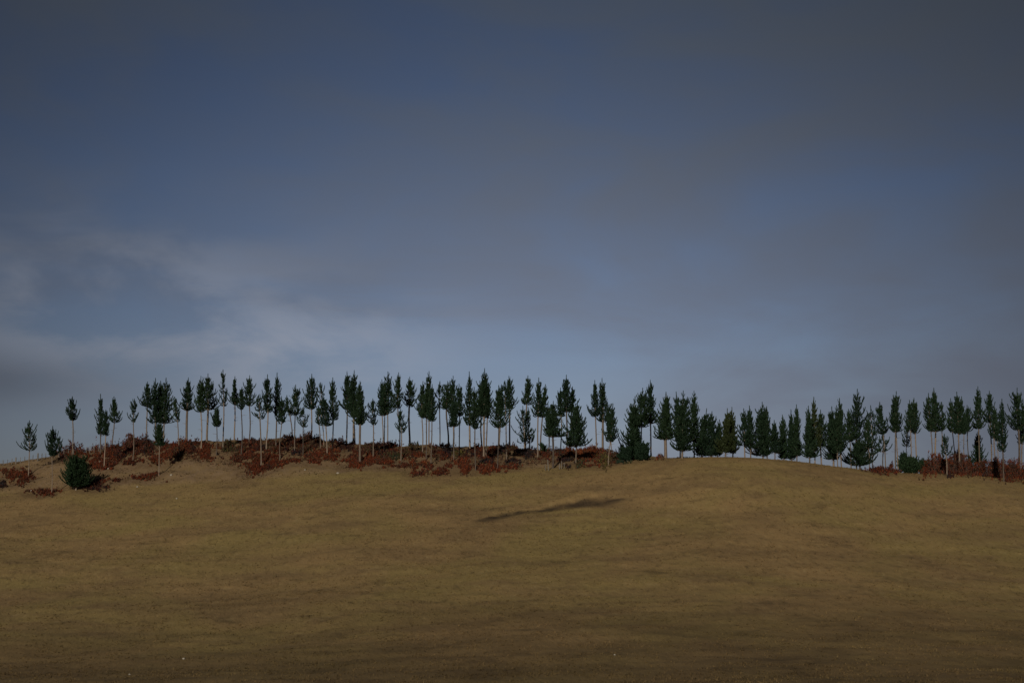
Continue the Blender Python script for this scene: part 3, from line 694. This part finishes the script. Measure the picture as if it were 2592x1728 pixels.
def patch_points(k, x, y, rx, ry, rng, dens=1.0):
    n = max(14, int(rx * ry * 3.14 / 42 * dens))
    q = rng.normal(size=(n, 2)); q /= np.linalg.norm(q, axis=1, keepdims=True)
    rr = np.where(rng.random(n) < 0.70, np.sqrt(rng.random(n)), 0.85 + np.abs(rng.normal(0, 0.38, n)))     # ragged rim
    th = np.arctan2(q[:, 1], q[:, 0])
    wob = 1 + 0.22 * np.sin(th * 3 + rng.random() * 6) + 0.15 * np.sin(th * 7 + rng.random() * 6)
    q *= (rr * wob)[:, None]
    ppx, ppy = PX(k, x + q[:, 0] * rx, y + q[:, 1] * ry + 20)
    ppy = ppy - 20 * np.maximum(0, fbm(ppx / 11, ppy * 0 + 3.3, 3, 71)) * (1.7 if k == 7 else 0.5)       # lumpy tops
    d, ok, sk, u, t = hit(ppx, ppy)
    dd = np.where(ok, np.minimum(d, 276), sk + rng.normal(0.5, 1.0, n))
    z = np.where(ok & (d < 276), zlookup(u * dd, dd) - 0.04, t * dd)
    P = np.stack([u * dd, dd, z], 1)
    gap = P[:, 2] - zlookup(P[:, 0], P[:, 1])
    open_ = fbm(P[:, 0] / 1.5, P[:, 1] / 1.8, 3, 83) > -0.24                # bare ground shows through
    P = P[open_]; gap = gap[open_]
    cap = 2.3 + (1.0 + 2.4 * fbm(P[:, 0] / 1.7, P[:, 0] * 0 + 5.1, 3, 73) if k == 7 else 0.0)
    P = P[gap < cap]; gap = gap[gap < cap]
    return P, gap
def bracken_patch(k, x, y, rx, ry, c, rng, size=1.0, dens=1.0):
    P, gap = patch_points(k, x, y, rx, ry, rng, dens)
    tall = P[gap > 0.3]; tg = gap[gap > 0.3]
    out = [fronds(P[gap <= 0.3], c, rng, size * 0.46, 17)]
    if len(tall):
        # bushes that rise over the skyline: sprays on thin stems, thinner towards the top
        top = tall[rng.random(len(tall)) < 0.75]
        low = tall.copy(); low[:, 2] -= rng.random(len(tall)) * tg
        low2 = tall.copy(); low2[:, :2] += rng.normal(0, .3, (len(tall), 2)); low2[:, 2] = zlookup(low2[:, 0], low2[:, 1])
        out.append(fronds(np.concatenate([top, low]), c, rng, size * 0.45)); out.append(fronds(low2, c, rng, size * 0.72))
        ns = len(tall); foot = tall.copy(); foot[:, :2] += rng.normal(0, .35, (ns, 2)); foot[:, 2] = zlookup(foot[:, 0], foot[:, 1])
        end = tall + np.stack([rng.normal(0, .12, ns), rng.normal(0, .12, ns), 0.10 + 0.30 * rng.random(ns)], 1)
        sd = rng.normal(size=(ns, 3)) * [1, 1, 0]; sd /= np.linalg.norm(sd, axis=1, keepdims=True)
        V = np.stack([foot - sd * .018, foot + sd * .018, end + sd * .008, end - sd * .008], 1)
        out.append((V, np.repeat(np.tile(np.array([[0.06, 0.035, 0.025]]), (ns, 1)), 4, 0)))
        P = np.concatenate([P, low2])
    return np.concatenate([o[0] for o in out]), np.concatenate([o[1] for o in out]), P
def build_fronds(name, V, C, parent=None):
    v = V.reshape(-1, 3); i = np.arange(len(v)).reshape(-1, 4)
    return mesh_np(name, v, i, M_bracken, parent, col=C)

SINGLE = [
 (0, 210, 1270, 105, 72, 'r', 'rust-red bracken bush left of the leftmost pine'),
 (0, 50, 1205, 32, 18, 'r', 'small red bracken tuft near the left edge below the fence'),
 (0, 25, 1365, 42, 32, 'k', 'dark blackish shrub cut by the left frame edge'),
 (0, 352, 1288, 42, 20, 'd', 'small dark red tuft at the foot of the leftmost pine'),
 (0, 490, 1450, 130, 26, 'd', 'flat red bracken patch at the foot of the second pine from left'),
 (0, 870, 965, 135, 55, 'r', 'domed rust-red bush on the skyline behind the dark round bush'),
 (0, 755, 1060, 75, 42, 'p', 'pinkish bracken shoulder left of the domed red bush'),
 (0, 1080, 1375, 110, 48, 'm', 'dark maroon bracken in the shade right of the round bush'),
 (0, 1185, 1345, 45, 26, 'r', 'red bracken tuft right of the shaded maroon patch'),
 (0, 1300, 1312, 62, 13, 'd', 'thin low red strip alone on the bank right of round bush'),
 (1, 190, 1282, 105, 26, 'r', 'low red strip left of the short bushy front pine'),
 (1, 322, 1232, 45, 28, 'r', 'red tuft touching the short bushy front pine trunk'),
 (1, 440, 1337, 18, 12, 'd', 'tiny dark red tuft on bare grass below the first dense clump'),
 (3, 450, 1222, 80, 36, 'd', 'red patch at the field edge below the four-trunk clump'),
 (3, 700, 1218, 82, 33, 'd', 'red patch at the field edge right of the four-trunk clump'),
 (3, 960, 1190, 60, 42, 'r', 'red bracken tongue reaching the field left of the highest pine'),
 (4, 950, 1000, 78, 58, 'o', 'bright orange bracken bush right of the conical pine'),
 (5, 320, 1050, 36, 26, 'p', 'pinkish bush beside the very thick pale trunk on the summit'),
 (7, 800, 1000, 62, 72, 'p', 'tall reddish twiggy bush rising from the right-hand bracken'),
]
BELT = [
 (0,1060,1060,110,80,'r'),(0,1110,1150,90,50,'r'),(0,1250,1000,80,60,'r'),(0,1330,990,130,80,'d'),(0,1360,1020,70,40,'k'),(0,1230,1150,60,40,'d'),(0,1330,1120,80,25,'d'),(0,1440,1110,80,25,'d'),
 (1,100,930,110,90,'d'),(1,60,870,60,60,'p'),(1,200,930,100,80,'m'),(1,40,1120,50,30,'d'),(1,150,1100,50,15,'r'),(1,330,1070,70,60,'r'),(1,480,980,110,90,'r'),(1,540,1085,50,35,'m'),
 (1,660,930,90,70,'r'),(1,740,940,60,60,'m'),(1,590,1010,70,60,'b'),(1,870,940,70,60,'r'),(1,940,1000,110,60,'r'),(1,900,1040,80,30,'r'),(1,1060,1000,70,50,'m'),
 (1,1170,940,80,60,'v'),(1,1230,960,100,60,'b'),(1,1330,920,80,60,'d'),(1,1480,920,60,50,'m'),(1,1420,950,60,50,'d'),(1,1290,1070,90,40,'d'),(1,1430,1100,110,80,'r'),(1,1480,1190,70,50,'r'),(1,1440,1030,80,40,'r'),
 (2,30,940,80,70,'m'),(2,60,1060,130,60,'r'),(2,80,1160,110,60,'d'),(2,210,1080,80,60,'r'),(2,200,930,60,60,'b'),(2,280,950,60,50,'d'),(2,330,1120,60,25,'d'),(2,260,1150,80,20,'r'),
 (2,410,900,80,80,'m'),(2,520,890,80,70,'r'),(2,450,1090,80,20,'d'),(2,500,990,60,40,'k'),(2,560,950,60,60,'b'),(2,640,890,90,80,'b'),(2,630,800,45,40,'m'),(2,720,890,50,60,'m'),
 (2,680,1050,90,50,'r'),(2,700,1110,60,35,'r'),(2,770,1030,70,50,'r'),(2,890,990,80,60,'r'),(2,930,1050,50,30,'d'),(2,1000,910,90,60,'m'),(2,1080,930,60,50,'m'),
 (2,1190,1030,70,60,'d'),(2,1130,1120,90,50,'r'),(2,1220,1130,100,30,'r'),(2,1300,1080,80,60,'r'),(2,1310,940,70,40,'b'),(2,1440,960,80,70,'m'),(2,1450,1090,100,60,'r'),
 (3,60,970,100,70,'m'),(3,160,940,80,60,'d'),(3,130,1040,120,40,'v'),(3,60,1110,100,30,'r'),(3,400,950,80,50,'v'),(3,440,1040,80,40,'r'),(3,300,1000,60,50,'b'),(3,440,1110,90,35,'o'),(3,250,1150,100,20,'d'),
 (3,650,970,80,50,'m'),(3,700,1030,100,40,'d'),(3,780,980,60,60,'k'),(3,560,1160,50,25,'d'),(3,800,1150,60,20,'d'),(3,940,1110,80,60,'r'),(3,900,1010,60,40,'y'),
 (3,1060,1000,90,50,'m'),(3,1150,1010,80,50,'d'),(3,1250,1010,70,60,'d'),(3,1230,1100,70,30,'k'),(3,1170,1190,80,40,'r'),(3,1290,1180,100,40,'r'),(3,1380,1210,60,20,'r'),(3,1410,960,70,50,'k'),(3,1480,1100,40,20,'k'),(3,1500,1010,60,60,'b'),
 (4,90,990,90,60,'b'),(4,250,1000,110,50,'k'),(4,440,1030,70,50,'d'),(4,640,1020,80,60,'m'),(4,730,990,50,50,'r'),(4,60,1160,90,25,'r'),(4,110,1100,90,20,'k'),(4,700,1110,60,50,'k'),(4,830,1100,70,50,'v'),
 (4,1060,1000,60,50,'r'),(4,980,1110,110,40,'r'),(4,1110,1080,60,70,'y'),(4,1240,1060,50,60,'b'),(4,870,1010,60,50,'o'),(4,1180,1010,60,40,'b'),(4,1330,1080,80,35,'g'),
 (6,1380,1200,110,35,'d'),(7,40,1215,60,25,'d'),(7,560,1130,120,80,'r'),(7,480,1190,110,60,'r'),(7,650,1140,80,60,'r'),(7,760,1120,80,80,'d'),(7,700,1210,80,50,'k'),(7,870,1190,80,70,'r'),
 (7,1110,1170,80,70,'d'),(7,1230,1170,100,80,'r'),(7,1130,1240,90,40,'k'),(7,1400,1180,90,80,'r'),(7,1350,1270,130,50,'d'),(7,1480,1220,60,80,'r'),(7,1000,1200,60,50,'r'),(7,940,1230,60,40,'d'),
]
ALLP = []
for i, (k, x, y, rx, ry, c, lab) in enumerate(SINGLE):
    rng = np.random.default_rng(3000 + i)
    V, C, P = bracken_patch(k, x, y, rx, ry, c, rng, 1.0, 1.3)
    ALLP.append(P); ctr = P.mean(0); ctr[2] = float(zlookup(ctr[0], ctr[1]))
    o = build_fronds('bracken_bush', V - ctr, C); o.location = ctr
    tag(o, lab, 'bracken', 'single bracken bushes on the bank')
Vs, Cs, Pb = [], [], []
for i, b in enumerate(BELT):
    rng = np.random.default_rng(4000 + i)
    V, C, P = bracken_patch(*b, rng)
    Vs.append(V); Cs.append(C); Pb.append(P)
rng = np.random.default_rng(4999)                                      # thin low growth between the patches
fx_ = rng.uniform(330, 1530, 9000); base_y = np.interp(fx_, [330, 640, 760, 960, 1200, 1420, 1530], [1165, 1185, 1165, 1178, 1185, 1175, 1172])
fy_ = base_y - rng.random(9000) ** 1.3 * 55
kp = rng.random(9000) < np.clip(0.12 + 1.3 * fbm(fx_ / 38, fy_ / 14, 3, 61), 0, 1)
d, ok, sk, u, t = hit(fx_[kp], fy_[kp]); ok &= d < 276
P = np.stack([u * d, d, zlookup(u * d, d) - 0.03], 1)[ok]
V, C = fronds(P, 'b', rng, 0.34, 8); V2, C2 = fronds(P[::2] + [0.2, 0.1, 0], 'd', rng, 0.36, 8)
Vs += [V, V2]; Cs += [C, C2]
o = build_fronds('bracken_thicket', np.concatenate(Vs), np.concatenate(Cs))
ALLP.append(np.concatenate(Pb))
tag(o, 'rust-red and maroon bracken thicket covering the crest under the pines', 'bracken', kind='stuff')

# dead fronds and litter on the ground under the bracken
PP = np.concatenate(ALLP)
li = np.clip(np.searchsorted(XS, PP[:, 0]) - 1, 1, nx - 3); lj = np.clip(np.searchsorted(YS, PP[:, 1]) - 1, 1, ny - 3)
litter = np.zeros_like(ZG); np.add.at(litter, (lj, li), 1.0)
for _ in range(2):
    q = litter.copy()
    q[1:-1, 1:-1] = sum(litter[1 + a:ny - 1 + a, 1 + b:nx - 1 + b] for a in (-1, 0, 1) for b in (-1, 0, 1)) / 9
    litter = q
litter = np.clip(litter * 0.7, 0, 1)
at = ground.data.attributes.new('litter', 'FLOAT', 'POINT'); at.data.foreach_set('value', litter.astype(np.float32).ravel())

# ------------------------------------------------------------------ fences
def fence(posts, label, wires=True, lean=None):
    pts = []
    for (k, x0, y0, y1, w) in posts:
        ppx, ppy = PX(k, x0, y1)
        d, ok, sk, u, t = hit(ppx, ppy)
        d = float(d[0]) if ok[0] else float(sk[0]) + 0.6
        x = float(u[0]) * d; z = float(zlookup(x, d))
        h = max(0.9, (y1 - y0) * Z * d / FPX + 0.25)
        pts.append((x, d, z, h, w))
    root = empty('post_and_wire_fence', pts[0][:3]); tag(root, label, 'fence')
    org = np.array(pts[0][:3]); rng = np.random.default_rng(9)
    for (x, y, z, h, w) in pts:
        r = w * 1.35
        a = rng.normal(0, 0.05, 2)
        ring = np.array([0, .35, .7, 1.0])
        p = np.stack([x + a[0] * ring * h, y + a[1] * ring * h, z - 0.25 + (h + 0.25) * ring], 1) - org
        v, f = tube(p, np.array([1.0, 0.95, 0.92, 0.88]) * r, 6)
        n = len(v); top = np.arange(n - 6, n)
        v = np.vstack([v, p[-1] + [0, 0, 0.02]])
        f = np.vstack([f, [[top[i], top[(i + 1) % 6], n, n] for i in range(6)][:0]] if False else [f])
        mesh = mesh_np('post', v, f, M_post, root, smooth=False)
        cap = np.array([[top[i], top[(i + 1) % 6], n] for i in range(6)])
        me = mesh.data
        verts = [tuple(c.co) for c in me.vertices]; faces = [tuple(q.vertices) for q in me.polygons] + [tuple(int(j) for j in c) for c in cap]
        me.clear_geometry(); me.from_pydata(verts, [], faces)
    for hgt in (0.35, 0.6, 0.85) if wires else ():
        p = np.array([(x, y, z + min(h - 0.05, hgt)) for (x, y, z, h, w) in pts]) - org
        v, f = tube(p, np.full(len(p), 0.004), 4)
        mesh_np('wire', v, f, M_wire, root)
def R5(x): return x * (320 / 2281.0) / Z
def R5y(y): return (1050 + y * 220 / 1568.0 - 920) / Z
POST5 = [(-30, 850, 925, .05), (58, 840, 915, .05), (132, 835, 900, .035), (210, 815, 893, .05), (285, 790, 885, .085), (370, 790, 870, .035), (440, 780, 858, .04), (515, 770, 850, .04), (592, 750, 842, .04), (680, 715, 830, .10),
         (755, 720, 812, .05), (825, 712, 800, .035), (900, 700, 788, .04), (985, 690, 775, .04), (1060, 680, 760, .04), (1150, 665, 750, .05), (1240, 650, 738, .04), (1330, 640, 728, .04), (1450, 610, 710, .04), (1555, 605, 700, .045),
         (1617, 590, 695, .045), (1697, 585, 688, .05), (1780, 590, 680, .04), (1860, 580, 670, .04)]
fence([(0, R5(a), R5y(b), R5y(c), w) for a, b, c, w in POST5], 'old post and wire fence along the skyline at the far left')
fence([(4, 452, 1165, 1212, .06), (487, 1085, 1210, .0)[:0] or (4, 487, 1105, 1212, .07), (4, 608, 1160, 1200, .05), (4, 632, 1125, 1192, .05), (4, 665, 1150, 1188, .04)], 'short row of dark wooden stakes at the field edge by the broad egg-shaped pine')

# ------------------------------------------------------------------ pale stones
def stone(i, px, py, r, label):
    d, ok, sk, u, t = hit(px, py); d = float(d[0]); x = float(u[0]) * d
    rng = np.random.default_rng(7000 + i)
    n, m = 9, 6
    th = np.linspace(0.05, np.pi - 0.05, m); ph = np.arange(n) * 2 * np.pi / n
    dirs = np.stack([np.sin(th)[:, None] * np.cos(ph), np.sin(th)[:, None] * np.sin(ph), np.cos(th)[:, None] * np.ones(n)], -1).reshape(-1, 3)
    v = dirs * (1 + 0.22 * rng.normal(size=(len(dirs), 1))) * r * np.array([1.25, 1, 0.75])
    ids = np.arange(m * n).reshape(m, n)
    f = np.stack([ids[:-1], ids[1:], np.roll(ids[1:], -1, 1), np.roll(ids[:-1], -1, 1)], -1).reshape(-1, 4)
    o = mesh_np('pale_stone', v * 0.8, f, M_stone); o.location = (x, d, float(zlookup(x, d)) + r * 0.35)
    tag(o, label, 'stone', 'pale stones in the grass')
STONES = [(447, 1263, .16, 'pale stone in the grass below the first dense clump, nearest the bank'), (465, 1668, .13, 'pale flat stone low in the bottom left of the field'),
          (1556, 1659, .10, 'single whitish stone near the bottom right of centre'), (772, 1191, .17, 'small pale stone on the bank below the three-spired pine'),
          (855, 1199, .22, 'larger pale stone on the bank below the slim spired pine'), (254, 1171, .25, 'whitish stone among red bracken right of the round bush'),
          (274, 1187, .20, 'pale stone at the foot of the three close pines'), (79, 1244, .20, 'pale stone left of the flat red bracken patch'),
          (433, 1204, .22, 'pale stone on the bank below the short bushy front pine'), (348, 1234, .20, 'pale stone at the bank foot left of centre of the bare slope'),
          (328, 1707, .10, 'pale stone at the very bottom left edge of the field')]
for i, s in enumerate(STONES): stone(i, *s)

# ------------------------------------------------------------------ grass tufts over the pasture
rng = np.random.default_rng(77)
n = 170000
ty = 104 + (DB + 2 - 104) * rng.random(n) ** 1.15
tx = (rng.random(n) * 2 - 1) * (0.36 * ty + 2)
dn = fbm(tx / 3.5, ty / 1.6, 3, 91) + 0.6 * fbm(tx / 14, ty / 7, 2, 95)
keep = rng.random(n) < np.clip(0.45 + 1.1 * dn, 0.06, 1)
tx, ty = tx[keep], ty[keep]; n = len(tx)
tz = zlookup(tx, ty)
per = 4
sz = (0.08 + 0.13 * rng.random(n) ** 2.2) * (1 + 0.5 * (ty > DF + 2))
c = np.repeat(np.stack([tx, ty, tz - 0.02], 1), per, 0); s = np.repeat(sz, per)
a = rng.random(n * per) * 6.2832
h = np.stack([np.cos(a), np.sin(a), 0 * a], 1)
st = c + h * (s * 0.25)[:, None]
tip = st + h * (s * (0.2 + 0.7 * rng.random(n * per)))[:, None] + np.array([0, 0, 1]) * (s * (0.55 + 0.5 * rng.random(n * per)))[:, None]
sd_ = np.stack([-h[:, 1], h[:, 0], 0 * a], 1) * (s * 0.28)[:, None]
V = np.stack([st - sd_, st + sd_, tip], 1).reshape(-1, 3)
tc_ = 0.46 + 0.42 * rng.random(n)
col = np.repeat(np.stack([tc_, tc_, tc_ * (0.95 + 0.1 * rng.random(n))], 1), per * 3, 0)
i_, j_ = np.clip(np.searchsorted(XS, tx) - 1, 0, nx - 1), np.clip(np.searchsorted(YS, ty) - 1, 0, ny - 1)
o = mesh_np('grass', V, np.arange(len(V)).reshape(-1, 3), M_tuft, col=col,
            attrs={'bank': np.repeat(bank[j_, i_], per * 3), 'soil': np.repeat(soil[j_, i_], per * 3), 'litter': np.repeat(litter[j_, i_], per * 3), 'foot_shade': np.repeat(foot_shade[j_, i_], per * 3)})
tag(o, 'short dry grass tufts over the pasture', 'grass', kind='stuff')
